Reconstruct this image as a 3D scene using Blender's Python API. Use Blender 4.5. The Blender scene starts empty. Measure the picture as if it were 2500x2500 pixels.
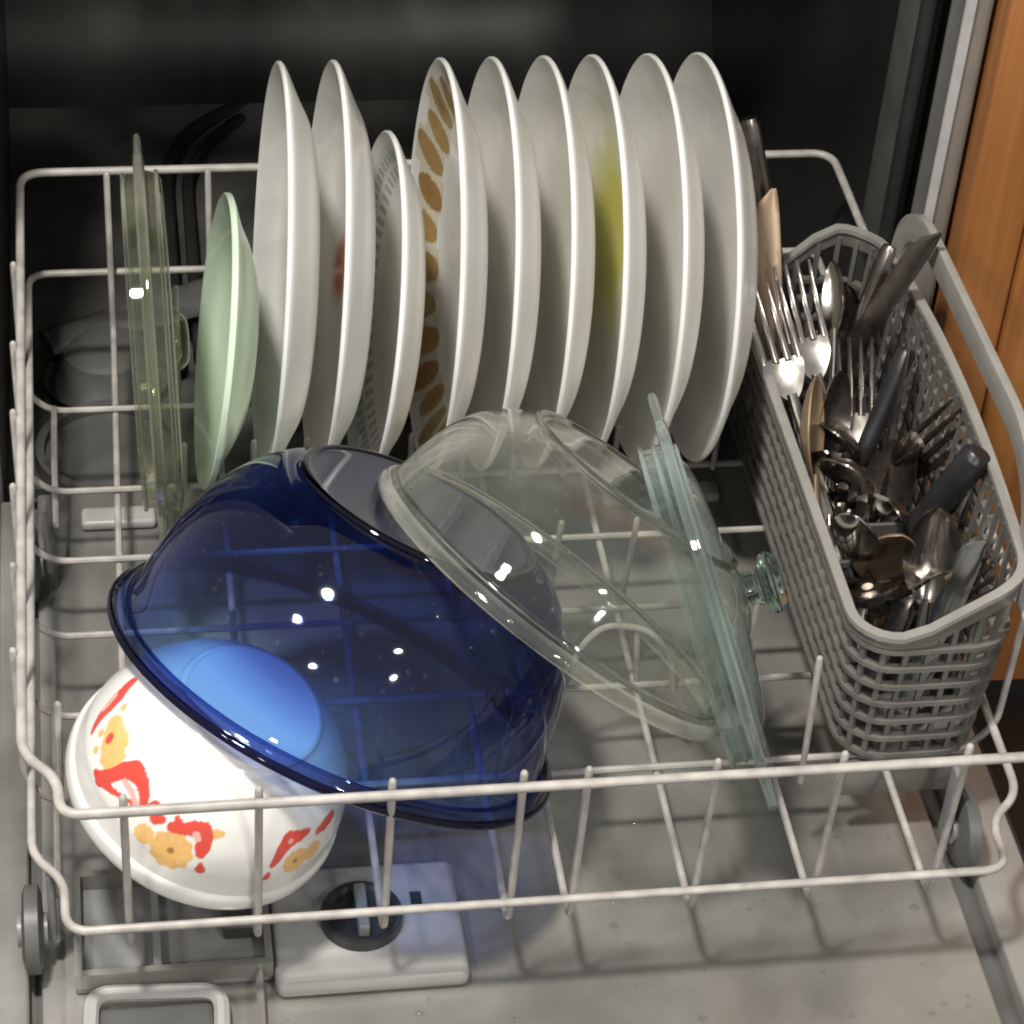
import bpy, math, random
import numpy as np
from mathutils import Vector as V, Matrix
random.seed(7)
sc = bpy.context.scene
COL = sc.collection
R = math.radians

# ------------------------------------------------------------------ camera
cam = bpy.data.cameras.new('camera')
cam.sensor_width = 36.0
cam.lens = 91.9
cam.clip_start, cam.clip_end = 0.02, 50
co = bpy.data.objects.new('camera', cam)
COL.objects.link(co)
co.location = (0.0041, -0.8916, 1.06)
co.rotation_euler = (0.8648, -0.0632, -0.1425)
sc.camera = co

# ------------------------------------------------------------------ light: a dim kitchen at night under ceiling downlights
w = bpy.data.worlds.new('World')
sc.world = w
w.use_nodes = True
bg = w.node_tree.nodes['Background']
bg.inputs[0].default_value = (0.98, 0.98, 0.96, 1)
bg.inputs[1].default_value = 0.34
for i, (x, y, p) in enumerate(((-0.26, -0.28, 44), (-1.05, -0.75, 9), (-1.0, -1.95, 14), (1.05, -1.75, 20), (1.2, -3.0, 30))):
    l = bpy.data.lights.new('ceiling_downlight', 'AREA')
    l.shape = 'DISK'
    l.size = 0.18
    l.energy = p
    l.color = (1.0, 0.962, 0.90)
    o = bpy.data.objects.new('ceiling_downlight', l)
    COL.objects.link(o)
    o.location = (x, y, 1.9)

vs = sc.view_settings
vs.view_transform = 'Standard'
vs.look = 'None'
vs.exposure = 0.16
vs.gamma = 1.0
vs.use_curve_mapping = False
cy = sc.cycles
cy.use_denoising = True
cy.use_adaptive_sampling = True
cy.adaptive_threshold = 0.02
cy.filter_width = 2.0
cy.max_bounces = 12
cy.transparent_max_bounces = 40
cy.transmission_bounces = 8
cy.glossy_bounces = 6
cy.diffuse_bounces = 7
cy.caustics_reflective = False
cy.caustics_refractive = False
cy.sample_clamp_indirect = 4.0

# ------------------------------------------------------------------ materials
def new_mat(name):
    m = bpy.data.materials.new(name)
    m.use_nodes = True
    nt = m.node_tree
    return m, nt, nt.nodes['Principled BSDF']

def noise_ramp(nt, scale, c0, c1, p0=0.3, p1=0.7, detail=4, stretch=None, coord='Object'):
    tc = nt.nodes.new('ShaderNodeTexCoord')
    mp = nt.nodes.new('ShaderNodeMapping')
    nt.links.new(tc.outputs[coord], mp.inputs[0])
    if stretch:
        mp.inputs['Scale'].default_value = stretch
    n = nt.nodes.new('ShaderNodeTexNoise')
    n.inputs['Scale'].default_value = scale
    n.inputs['Detail'].default_value = detail
    nt.links.new(mp.outputs[0], n.inputs['Vector'])
    r = nt.nodes.new('ShaderNodeValToRGB')
    r.color_ramp.elements[0].position = p0
    r.color_ramp.elements[1].position = p1
    r.color_ramp.elements[0].color = (*c0, 1)
    r.color_ramp.elements[1].color = (*c1, 1)
    nt.links.new(n.outputs['Fac'], r.inputs[0])
    return n, r

def bump(nt, b, src, strength, dist):
    bn = nt.nodes.new('ShaderNodeBump')
    bn.inputs['Strength'].default_value = strength
    bn.inputs['Distance'].default_value = dist
    nt.links.new(src, bn.inputs['Height'])
    nt.links.new(bn.outputs[0], b.inputs['Normal'])

def simple(name, col, rough=0.4, metal=0.0, var=0.12, scale=60, spec=0.5, stretch=None, bmp=0.0, rvar=0.0):
    m, nt, b = new_mat(name)
    c0 = tuple(max(0, c * (1 - var)) for c in col)
    c1 = tuple(min(1, c * (1 + var)) for c in col)
    n, r = noise_ramp(nt, scale, c0, c1, stretch=stretch)
    nt.links.new(r.outputs[0], b.inputs['Base Color'])
    b.inputs['Roughness'].default_value = rough
    b.inputs['Metallic'].default_value = metal
    b.inputs['Specular IOR Level'].default_value = spec
    if rvar:
        mr = nt.nodes.new('ShaderNodeMapRange')
        mr.inputs['To Min'].default_value = max(0.02, rough - rvar)
        mr.inputs['To Max'].default_value = rough + rvar
        nt.links.new(n.outputs['Fac'], mr.inputs['Value'])
        nt.links.new(mr.outputs[0], b.inputs['Roughness'])
    if bmp:
        bump(nt, b, n.outputs['Fac'], bmp, 0.002)
    return m

def thin_glass(name, tint, ior=1.5, rough=0.04, haze=0.0, haze_col=(0.6, 0.65, 0.6), edge=None, e0=0.3, e1=0.8, grad=None):
    # thin-walled glassware: light goes straight through each wall, tinted, and glances off it by Fresnel
    m = bpy.data.materials.new(name)
    m.use_nodes = True
    nt = m.node_tree
    nt.nodes.remove(nt.nodes['Principled BSDF'])
    out = nt.nodes['Material Output']
    tr = nt.nodes.new('ShaderNodeBsdfTransparent')
    tr.inputs[0].default_value = (*tint, 1)
    gl = nt.nodes.new('ShaderNodeBsdfGlossy')
    gl.inputs['Roughness'].default_value = rough
    gl.inputs['Color'].default_value = (1, 1, 1, 1)
    lw = nt.nodes.new('ShaderNodeLayerWeight')
    pw = nt.nodes.new('ShaderNodeMath')
    pw.operation = 'POWER'
    pw.inputs[1].default_value = 5.0
    nt.links.new(lw.outputs['Facing'], pw.inputs[0])
    fr = nt.nodes.new('ShaderNodeMath')
    fr.operation = 'MULTIPLY_ADD'
    fr.inputs[1].default_value = 0.95
    fr.inputs[2].default_value = ((ior - 1) / (ior + 1)) ** 2
    nt.links.new(pw.outputs[0], fr.inputs[0])
    lw.inputs['Blend'].default_value = 0.5
    if edge:
        rp = nt.nodes.new('ShaderNodeValToRGB')
        rp.color_ramp.elements[0].position = e0
        rp.color_ramp.elements[1].position = e1
        rp.color_ramp.elements[0].color = (*tint, 1)
        rp.color_ramp.elements[1].color = (*edge, 1)
        nt.links.new(lw.outputs['Facing'], rp.inputs[0])
        nt.links.new(rp.outputs[0], tr.inputs[0])
        if grad:
            # the pressed wall grows thicker from the rim to the base: (height, colour) stops along local z
            tg = nt.nodes.new('ShaderNodeTexCoord')
            sx = nt.nodes.new('ShaderNodeSeparateXYZ')
            nt.links.new(tg.outputs['Object'], sx.inputs[0])
            ml = nt.nodes.new('ShaderNodeMath')
            ml.operation = 'DIVIDE'
            ml.inputs[1].default_value = 0.112
            nt.links.new(sx.outputs['Z'], ml.inputs[0])
            rg = nt.nodes.new('ShaderNodeValToRGB')
            while len(rg.color_ramp.elements) < len(grad):
                rg.color_ramp.elements.new(0.5)
            for e_, (po, c_) in zip(rg.color_ramp.elements, grad):
                e_.position = po
                e_.color = (*c_, 1)
            nt.links.new(ml.outputs[0], rg.inputs[0])
            mg = nt.nodes.new('ShaderNodeMix')
            mg.data_type = 'RGBA'
            mg.blend_type = 'MULTIPLY'
            mg.inputs[0].default_value = 1.0
            nt.links.new(rp.outputs[0], mg.inputs[6])
            nt.links.new(rg.outputs[0], mg.inputs[7])
            nt.links.new(mg.outputs[2], tr.inputs[0])
    mx = nt.nodes.new('ShaderNodeMixShader')
    body = tr.outputs[0]
    if haze:
        df = nt.nodes.new('ShaderNodeBsdfDiffuse')
        df.inputs[0].default_value = (*haze_col, 1)
        tc = nt.nodes.new('ShaderNodeTexCoord')
        n = nt.nodes.new('ShaderNodeTexNoise')
        n.inputs['Scale'].default_value = 18
        n.inputs['Detail'].default_value = 5
        nt.links.new(tc.outputs['Object'], n.inputs['Vector'])
        mr = nt.nodes.new('ShaderNodeMapRange')
        mr.inputs['From Min'].default_value = 0.3
        mr.inputs['From Max'].default_value = 0.75
        mr.inputs['To Min'].default_value = haze * 0.3
        mr.inputs['To Max'].default_value = haze * 1.5
        nt.links.new(n.outputs['Fac'], mr.inputs['Value'])
        m2 = nt.nodes.new('ShaderNodeMixShader')
        fa = nt.nodes.new('ShaderNodeMath')
        fa.operation = 'MULTIPLY_ADD'
        fa.inputs[1].default_value = 3.0
        fa.inputs[2].default_value = -0.45
        nt.links.new(lw.outputs['Facing'], fa.inputs[0])
        fm = nt.nodes.new('ShaderNodeMath')
        fm.operation = 'MULTIPLY'
        fm.use_clamp = True
        cl = nt.nodes.new('ShaderNodeMath')
        cl.operation = 'MAXIMUM'
        cl.inputs[1].default_value = 0.22
        nt.links.new(fa.outputs[0], cl.inputs[0])
        nt.links.new(cl.outputs[0], fm.inputs[0])
        nt.links.new(mr.outputs[0], fm.inputs[1])
        nt.links.new(fm.outputs[0], m2.inputs[0])
        nt.links.new(tr.outputs[0], m2.inputs[1])
        nt.links.new(df.outputs[0], m2.inputs[2])
        body = m2.outputs[0]
    nt.links.new(fr.outputs[0], mx.inputs[0])
    nt.links.new(body, mx.inputs[1])
    nt.links.new(gl.outputs[0], mx.inputs[2])
    nt.links.new(mx.outputs[0], out.inputs['Surface'])
    return m

def thick_glass(name, col, rough=0.0):
    m, nt, b = new_mat(name)
    b.inputs['Base Color'].default_value = (*col, 1)
    b.inputs['Transmission Weight'].default_value = 1.0
    b.inputs['Roughness'].default_value = rough
    b.inputs['IOR'].default_value = 1.48
    return m

def printed(name, rough=0.15, var=0.03):
    m, nt, b = new_mat(name)
    a = nt.nodes.new('ShaderNodeAttribute')
    a.attribute_name = 'print'
    n, r = noise_ramp(nt, 40, (1 - var,) * 3, (1, 1, 1))
    mx = nt.nodes.new('ShaderNodeMix')
    mx.data_type = 'RGBA'
    mx.blend_type = 'MULTIPLY'
    mx.inputs[0].default_value = 1.0
    nt.links.new(a.outputs['Color'], mx.inputs[6])
    nt.links.new(r.outputs[0], mx.inputs[7])
    nt.links.new(mx.outputs[2], b.inputs['Base Color'])
    b.inputs['Roughness'].default_value = rough
    return m

def wood_mat():
    m, nt, b = new_mat('cabinet_wood')
    n, r = noise_ramp(nt, 9, (0.20, 0.072, 0.020), (0.44, 0.185, 0.056), 0.25, 0.72, 6, (6, 6, 0.35))
    nt.links.new(r.outputs[0], b.inputs['Base Color'])
    b.inputs['Roughness'].default_value = 0.38
    bump(nt, b, n.outputs['Fac'], 0.12, 0.002)
    return m

def opal(m, amount, col):
    # opal glass lets some light through its body
    nt = m.node_tree
    b = nt.nodes['Principled BSDF']
    tl = nt.nodes.new('ShaderNodeBsdfTranslucent')
    tl.inputs[0].default_value = (*col, 1)
    mx = nt.nodes.new('ShaderNodeMixShader')
    mx.inputs[0].default_value = amount
    nt.links.new(b.outputs[0], mx.inputs[1])
    nt.links.new(tl.outputs[0], mx.inputs[2])
    nt.links.new(mx.outputs[0], nt.nodes['Material Output'].inputs['Surface'])
    return m

M = {}
M['nylon'] = simple('rack_nylon', (0.37, 0.345, 0.32), 0.42, var=0.24, scale=70, rvar=0.1, bmp=0.15)
M['steel'] = simple('tub_steel', (0.06, 0.06, 0.056), 0.45, 0.55, var=0.6, scale=9, stretch=(1, 0.2, 0.2), rvar=0.1, bmp=0.1)  # upright streaks in the colour stand in for smeared reflections
M['steellit'] = simple('tub_steel_lit', (0.12, 0.118, 0.11), 0.42, 0.4, var=0.5, scale=12, rvar=0.12, bmp=0.2)  # same tub steel; the lit look of the floor is put into its colour
M['frame'] = simple('frame_steel', (0.36, 0.34, 0.31), 0.42, 0.55, var=0.12, scale=30, rvar=0.05)
M['door'] = simple('door_liner', (0.285, 0.278, 0.255), 0.26, 0.45, var=0.34, scale=11, rvar=0.2, bmp=0.12)
M['dark'] = simple('dark_plastic', (0.035, 0.035, 0.035), 0.4, var=0.3, scale=40)
M['rubber'] = simple('black_rubber', (0.012, 0.012, 0.012), 0.6, var=0.3, scale=40)
M['track'] = simple('track_grey', (0.09, 0.09, 0.085), 0.45, var=0.2, scale=30)
M['lgrey'] = simple('light_grey_plastic', (0.35, 0.345, 0.33), 0.38, var=0.08, scale=30)
M['mgrey'] = simple('mid_grey_plastic', (0.20, 0.20, 0.195), 0.4, var=0.15, scale=40)
M['basket'] = simple('basket_plastic', (0.13, 0.124, 0.113), 0.26, var=0.12, scale=60)
M['cut'] = simple('cutlery_steel', (0.48, 0.45, 0.41), 0.17, 1.0, var=0.1, scale=80, rvar=0.07)
M['cutdull'] = simple('dull_steel', (0.26, 0.235, 0.21), 0.28, 1.0, var=0.2, scale=80, rvar=0.08)
M['tan'] = simple('satin_blade', (0.27, 0.19, 0.12), 0.36, 0.45, var=0.1, scale=40)
M['blackhandle'] = simple('black_handle', (0.018, 0.018, 0.02), 0.35, var=0.3, scale=60)
M['plate'] = simple('white_opal_glass', (0.89, 0.885, 0.86), 0.16, var=0.03, scale=25, rvar=0.05)
M['print'] = printed('printed_opal_glass')
opal(M['plate'], 0.28, (0.95, 0.94, 0.88))
opal(M['print'], 0.22, (0.95, 0.94, 0.88))
M['green'] = simple('jade_glass', (0.56, 0.70, 0.53), 0.14, var=0.05, scale=25)
M['blue'] = thin_glass('blue_glass', (1, 1, 1), 1.5, edge=(0.36, 0.40, 0.68), e0=0.22, e1=0.66, grad=((0.0, (0.68, 0.84, 0.995)), (0.28, (0.60, 0.76, 0.98)), (0.52, (0.33, 0.40, 0.70)), (1.0, (0.25, 0.30, 0.58))), haze=0.05, haze_col=(0.05, 0.09, 0.30))
M['bluerim'] = thin_glass('blue_glass_rim', (0.34, 0.42, 0.70), 1.5)
M['bluebead'] = thin_glass('blue_glass_bead', (0.10, 0.12, 0.36), 1.5)
M['clear'] = thin_glass('clear_glass', (0.955, 0.965, 0.94), 1.5, haze=0.055, haze_col=(0.85, 0.85, 0.76), edge=(0.70, 0.71, 0.64), e0=0.5, e1=0.95)
M['clearrim'] = thick_glass('clear_glass_rim', (0.93, 0.94, 0.89))
M['clearedge'] = thin_glass('clear_glass_edge', (0.90, 0.91, 0.86), 1.5, haze=0.17, haze_col=(0.9, 0.9, 0.82))
M['aqua'] = thin_glass('aqua_glass', (0.86, 0.91, 0.89), 1.5, haze=0.14, haze_col=(0.52, 0.59, 0.56), edge=(0.64, 0.72, 0.70), e0=0.5, e1=0.95)
M['aquaedge'] = thin_glass('aqua_glass_edge', (0.85, 0.90, 0.885), 1.5, haze=0.20, haze_col=(0.62, 0.70, 0.68))
M['aquarim'] = thick_glass('aqua_glass_rim', (0.60, 0.76, 0.71))
M['olive'] = thin_glass('old_clear_glass', (0.90, 0.91, 0.85), 1.5, haze=0.10, haze_col=(0.42, 0.43, 0.35), edge=(0.66, 0.67, 0.57), e0=0.5, e1=0.95)
M['oliveedge'] = thin_glass('old_clear_glass_edge', (0.80, 0.82, 0.72), 1.5, haze=0.24, haze_col=(0.52, 0.52, 0.44))
M['oliverim'] = thick_glass('old_clear_glass_rim', (0.72, 0.76, 0.62))
M['drop'] = thin_glass('water', (0.97, 0.98, 0.98), 1.6)
M['lip'] = simple('basket_rim_plastic', (0.25, 0.24, 0.22), 0.32, var=0.1, scale=60)
M['foil'] = simple('foil_strip', (0.55, 0.55, 0.55), 0.4, 0.3, var=0.12, scale=60)
M['wood'] = wood_mat()
M['floor'] = simple('dark_floor', (0.04, 0.025, 0.015), 0.5, var=0.4, scale=8)

# ------------------------------------------------------------------ mesh helpers
class MB:
    def __init__(s):
        s.v, s.f = [], []
    def add(s, vs, fs):
        k = len(s.v)
        s.v += [tuple(q) for q in vs]
        s.f += [tuple(i + k for i in f) for f in fs]
        return s
    def box(s, x0, x1, y0, y1, z0, z1):
        v = [(x, y, z) for z in (z0, z1) for y in (y0, y1) for x in (x0, x1)]
        return s.add(v, [(0, 2, 3, 1), (4, 5, 7, 6), (0, 1, 5, 4), (2, 6, 7, 3), (0, 4, 6, 2), (1, 3, 7, 5)])
    def tube(s, pts, r, n=8, bend=0.0, closed=False, cap=True, r2=None):
        P = round_path(pts, bend, closed) if bend else [V(q) for q in pts]
        ends = cap and not closed and r2 is None
        rad = [r] * len(P)
        if ends:
            d0, d1 = (P[0] - P[1]).normalized(), (P[-1] - P[-2]).normalized()
            P = [P[0] + d0 * r, P[0] + d0 * r * 0.6] + P + [P[-1] + d1 * r * 0.6, P[-1] + d1 * r]
            rad = [r * 0.3, r * 0.8] + rad + [r * 0.8, r * 0.3]
        m = len(P)
        T = []
        for i in range(m):
            a = P[(i - 1) % m] if (closed or i > 0) else P[i]
            b = P[(i + 1) % m] if (closed or i < m - 1) else P[i]
            T.append((b - a).normalized())
        u = T[0].orthogonal().normalized()
        vs = []
        for i in range(m):
            u = (u - T[i] * u.dot(T[i])).normalized()
            w_ = T[i].cross(u)
            rr = rad[i] if r2 is None else r + (r2 - r) * i / (m - 1)
            vs += [P[i] + (u * math.cos(2 * math.pi * k / n) + w_ * math.sin(2 * math.pi * k / n)) * rr for k in range(n)]
        fs = []
        for i in range(m if closed else m - 1):
            j = (i + 1) % m
            for k in range(n):
                fs.append((i * n + k, i * n + (k + 1) % n, j * n + (k + 1) % n, j * n + k))
        if cap and not closed:
            fs.append(tuple(reversed(range(n))))
            fs.append(tuple(range((m - 1) * n, m * n)))
        return s.add(vs, fs)
    def lathe(s, prof, n=96, closed=True):
        # prof: (r, h) polyline round local z; r = 0 ends become poles
        idx, vs, fs = [], [], []
        for r, h in prof:
            if r < 1e-7:
                idx.append([len(vs)] * n)
                vs.append((0, 0, h))
            else:
                idx.append([len(vs) + k for k in range(n)])
                vs += [(r * math.cos(2 * math.pi * k / n), r * math.sin(2 * math.pi * k / n), h) for k in range(n)]
        m = len(prof)
        for i in range(m if closed else m - 1):
            a, b = idx[i], idx[(i + 1) % m]
            for k in range(n):
                q = [a[k], a[(k + 1) % n], b[(k + 1) % n], b[k]]
                u = []
                for x in q:
                    if x not in u:
                        u.append(x)
                if len(u) > 2:
                    fs.append(tuple(u))
        return s.add(vs, fs)
    def loft(s, secs, cap=True):
        n = len(secs[0])
        vs = [q for sec in secs for q in sec]
        fs = []
        for i in range(len(secs) - 1):
            for k in range(n):
                fs.append((i * n + k, i * n + (k + 1) % n, (i + 1) * n + (k + 1) % n, (i + 1) * n + k))
        if cap:
            fs.append(tuple(reversed(range(n))))
            fs.append(tuple(range((len(secs) - 1) * n, len(secs) * n)))
        return s.add(vs, fs)
    def mesh(s, name, mat, smooth=40, bevel=0):
        me = bpy.data.meshes.new(name)
        me.from_pydata(s.v, [], s.f)
        import bmesh
        bm = bmesh.new()
        bm.from_mesh(me)
        bmesh.ops.recalc_face_normals(bm, faces=bm.faces)
        if bevel:
            bmesh.ops.bevel(bm, geom=list(bm.edges), offset=bevel, segments=3, profile=0.5, affect='EDGES', clamp_overlap=True)
        if smooth:
            for f in bm.faces:
                f.smooth = True
            lim = R(smooth)
            for e in bm.edges:
                if len(e.link_faces) == 2 and e.calc_face_angle(0) > lim:
                    e.smooth = False
        bm.to_mesh(me)
        bm.free()
        me.materials.append(M[mat])
        return me
    def obj(s, name, mat, parent=None, smooth=40, bevel=0):
        return link(name, s.mesh(name, mat, smooth, bevel), parent)

def round_path(pts, r, closed=False):
    P = [V(q) for q in pts]
    m = len(P)
    out = []
    for i in range(m):
        if not closed and i in (0, m - 1):
            out.append(P[i])
            continue
        a, b, c = P[(i - 1) % m], P[i], P[(i + 1) % m]
        d1, d2 = (a - b), (c - b)
        if d1.angle(d2, math.pi) > math.pi - 0.05:
            out.append(b)
            continue
        k = min(r, d1.length * 0.48, d2.length * 0.48)
        p, q = b + d1.normalized() * k, b + d2.normalized() * k
        for j in range(7):
            t = j / 6
            out.append(p * (1 - t) ** 2 + b * 2 * t * (1 - t) + q * t * t)
    return out

def link(name, data, parent=None):
    o = bpy.data.objects.new(name, data)
    COL.objects.link(o)
    if parent:
        o.parent = parent
    return o

def tag(o, label, cat, group=None):
    o['label'] = label
    o['category'] = cat
    if group:
        o['group'] = group
    return o

def thing(name, label, cat, group=None, mat=None):
    o = tag(link(name, None), label, cat, group)
    o.empty_display_size = 0.02
    if mat is not None:
        o.matrix_world = mat
    return o

def part(o, label):
    o['label'] = label
    return o

def axis(c, n):
    n = V(n).normalized()
    a = V((0, 0, 1)).cross(n).normalized()
    b = n.cross(a)
    m = Matrix((a, b, n)).transposed().to_4x4()
    m.translation = V(c)
    return m

def spline(pts, n):
    # Catmull-Rom through (r,h) points
    out = []
    P = [pts[0]] + list(pts) + [pts[-1]]
    for i in range(1, len(P) - 2):
        for j in range(n):
            t = j / n
            q = []
            for d in (0, 1):
                a, b, c, e = P[i - 1][d], P[i][d], P[i + 1][d], P[i + 2][d]
                q.append(0.5 * (2 * b + (c - a) * t + (2 * a - 5 * b + 4 * c - e) * t * t + (3 * b - a - 3 * c + e) * t ** 3))
            out.append((max(q[0], 0), q[1]))
    out.append(pts[-1])
    return out

def paint(me, fn):
    at = me.color_attributes.new('print', 'FLOAT_COLOR', 'POINT')
    for i, v in enumerate(me.vertices):
        at.data[i].color = (*fn(v.co, v.normal), 1)

# ------------------------------------------------------------------ the kitchen floor and the machine
fl = MB().box(-1.5, 2.2, -1.5, 1.2, -0.36, -0.34).obj('floor', 'floor')
fl['kind'] = 'structure'

dw = thing('dishwasher', 'open dishwasher with dark steel tub and pale grey inner door folded down', 'dishwasher')
TX0, TX1, TY0, TY1, TZ0, TZ1 = -0.068, 0.512, 0.44, 1.0, -0.085, 0.62
MB().box(TX0 - 0.01, TX0, TY0, TY1 - 0.001, TZ0 - 0.01, TZ1 + 0.01).obj('tub_side_wall', 'steel', dw)
MB().box(TX1, TX1 + 0.01, TY0 + 0.02, TY1 - 0.001, TZ0 - 0.01, TZ1 + 0.01).obj('tub_side_wall', 'steel', dw)
MB().box(TX0, TX1, TY0, TY1 - 0.001, TZ1, TZ1 + 0.01).obj('tub_roof', 'steel', dw)
# tub floor, dished, sweeping up in a cove into the back wall
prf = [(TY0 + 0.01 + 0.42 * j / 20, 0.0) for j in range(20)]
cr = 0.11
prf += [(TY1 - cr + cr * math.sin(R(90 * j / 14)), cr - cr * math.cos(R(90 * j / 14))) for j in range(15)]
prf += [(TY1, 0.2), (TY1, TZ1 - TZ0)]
nx = 40
vs = []
for (y, h) in prf:
    for i in range(nx + 1):
        x = TX0 + (TX1 - TX0) * i / nx
        d = math.hypot(x - 0.12, y - 0.66)
        vs.append((x, y, TZ0 + h - 0.012 * max(0, 1 - (d / 0.24) ** 2)))
for nm, mt, j0, j1 in (('tub_floor', 'steellit', 0, 24), ('tub_back_wall', 'steel', 24, len(prf) - 1)):
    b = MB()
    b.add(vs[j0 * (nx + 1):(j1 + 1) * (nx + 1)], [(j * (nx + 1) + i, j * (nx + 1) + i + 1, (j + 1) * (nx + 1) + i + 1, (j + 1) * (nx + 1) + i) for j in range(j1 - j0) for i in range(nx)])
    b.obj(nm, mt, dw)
MB().box(TX1 - 0.003, TX1 - 0.0005, 0.454, 0.526, -0.05, 0.6).obj('wall_strip', 'track', dw, bevel=0.001)
# front flange, gasket, foil strip
MB().box(TX1 - 0.002, 0.533, 0.428, 0.4385, -0.3, 0.7).obj('front_flange', 'frame', dw, bevel=0.0015)
MB().box(TX1 - 0.0065, TX1 + 0.0015, 0.424, 0.4275, -0.06, 0.66).obj('inner_flange', 'track', dw, bevel=0.001)
MB().tube([(0.5, 0.447, -0.05), (0.5, 0.447, 0.64)], 0.0055, 10).obj('gasket', 'rubber', dw)
MB().box(TX0 - 0.04, TX0 - 0.001, 0.428, 0.4385, -0.3, 0.7).obj('front_flange', 'track', dw, bevel=0.0015)
b = MB()
pr = [(0.5075, 0.115), (0.5205, 0.145), (0.5215, 0.40), (0.5095, 0.40), (0.5065, 0.135)]
b.add([(x, 0.4255, z) for x, z in pr] + [(x, 0.4272, z) for x, z in pr], [tuple(range(5)), tuple(range(9, 4, -1))] + [(i, (i + 1) % 5, 5 + (i + 1) % 5, 5 + i) for i in range(5)])
part(b.obj('foil_strip', 'foil', dw, smooth=0), 'crinkled pale foil tape strip on the side flange')
# spray arm
b = MB()
b.lathe([(0, 0.028), (0.018, 0.028), (0.030, 0.022), (0.036, 0.008), (0.045, 0), (0, 0)], 32, closed=False)
hub = b.obj('spray_arm_hub', 'track', dw)
hub.location = (0.0, 0.60, TZ0)
b = MB()
secs = []
for i in range(13):
    t = i / 12 - 0.5
    wd = 0.024 - 0.010 * abs(t) * 2
    secs.append([(0.44 * t + 0.0 * k, wd * math.cos(a), 0.007 * math.sin(a)) for k, a in enumerate([2 * math.pi * q / 12 for q in range(12)])])
b.loft(secs)
arm = b.obj('spray_arm', 'track', dw)
arm.location = (0.16, 0.70, TZ0 + 0.02)
arm.rotation_euler = (0, 0, R(24))
# heating element
zz = TZ0 + 0.008
b = MB().tube([(0.05, 0.60, zz), (0.052, 0.865, zz), (0.10, 0.935, zz), (0.20, 0.972, zz), (0.40, 0.972, zz), (0.485, 0.90, zz), (0.485, 0.62, zz), (0.30, 0.53, zz), (0.12, 0.53, zz)], 0.0055, 8, bend=0.05)
b.obj('heating_element', 'rubber', dw)
b = MB().tube([(0.066, 0.60, zz), (0.068, 0.855, zz), (0.115, 0.920, zz)], 0.0045, 8, bend=0.04)
b.obj('heating_element', 'rubber', dw)
# filter cup in the tub floor
b = MB().lathe([(0.05, 0), (0.05, 0.012), (0.044, 0.012), (0.044, 0.004), (0, 0.004)], 40, closed=False)
q = b.obj('filter_cup', 'track', dw)
q.location = (0.0, 0.505, TZ0)

# door folded down
DZ = -0.056
MB().box(-0.048, 0.4675, -0.34, 0.436, DZ - 0.02, DZ).obj('door_liner', 'door', dw, bevel=0.002)
for x0, x1 in ((-0.0715, -0.0545), (0.481, 0.512)):
    MB().box(x0, x1, -0.34, 0.426, DZ - 0.02, DZ + 0.004).obj('door_edge', 'door', dw, bevel=0.0025)
for x0, x1 in ((-0.0543, -0.0482), (0.4677, 0.4808)):
    MB().box(x0, x1, -0.34, 0.43, DZ - 0.02, DZ - 0.008).obj('roller_track', 'track', dw)
MB().box(0.5122, 0.5175, -0.34, 0.42, DZ - 0.03, DZ - 0.004).obj('door_seal', 'rubber', dw, bevel=0.0015)
MB().box(-0.06, 0.50, 0.4365, 0.449, DZ - 0.02, DZ - 0.006).obj('hinge_sill', 'rubber', dw, bevel=0.002)
for x0, x1 in ((-0.02, 0.028), (0.32, 0.40)):
    MB().box(x0, x1, 0.395, 0.412, DZ + 0.0002, DZ + 0.008).obj('hinge_block', 'lgrey', dw, bevel=0.003)
# pressed border line of the door panel
MB().tube([(-0.038, 0.40, DZ - 0.0028), (-0.038, -0.2, DZ - 0.0028)], 0.004, 8).obj('pressed_rib', 'door', dw)
# detergent dispenser, a part of the door
dp = MB().box(0.076, 0.181, 0.004, 0.088, DZ + 0.0004, DZ + 0.013).obj('dispenser_housing', 'lgrey', dw, bevel=0.005)
b = MB().lathe([(0, 0.004), (0.0175, 0.004), (0.0195, 0.0065), (0.0225, 0.0065), (0.0225, 0), (0, 0)], 40, closed=False)
d = b.obj('rinse_dial', 'dark', dp)
d.location = (0.1255, 0.046, DZ + 0.0132)
b = MB().box(-0.0032, 0.0032, -0.016, 0.016, 0.0, 0.009)
g = b.obj('dial_grip', 'mgrey', dp, bevel=0.0014)
g.location = (0.1255, 0.046, DZ + 0.0172)
MB().box(0.154, 0.160, 0.049, 0.063, DZ + 0.0131, DZ + 0.0142).obj('level_window', 'dark', dp)
cup = MB().box(-0.030, 0.0755, 0.018, 0.092, DZ + 0.0004, DZ + 0.0045).obj('detergent_cup', 'mgrey', dw, bevel=0.0015)
b = MB()
for q in ((-0.030, -0.026, 0.018, 0.092), (0.0715, 0.0755, 0.018, 0.092), (-0.0259, 0.0714, 0.018, 0.022), (-0.0259, 0.0714, 0.088, 0.092)):
    b.box(q[0], q[1], q[2], q[3], DZ + 0.0047, DZ + 0.016)
b.obj('cup_wall', 'door', cup)
MB().box(0.012, 0.016, 0.0225, 0.0875, DZ + 0.0047, DZ + 0.013).obj('cup_divider', 'mgrey', cup)
MB().box(0.050, 0.0705, 0.045, 0.062, DZ + 0.0047, DZ + 0.015).obj('cup_latch', 'dark', cup, bevel=0.002)
b = MB().tube([(-0.022, 0.012, DZ + 0.008), (0.047, 0.008, DZ + 0.008), (0.045, -0.05, DZ + 0.008), (-0.024, -0.047, DZ + 0.008)], 0.0045, 8, bend=0.012, closed=True)
lid = b.obj('cup_lid', 'lgrey', dw)
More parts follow.
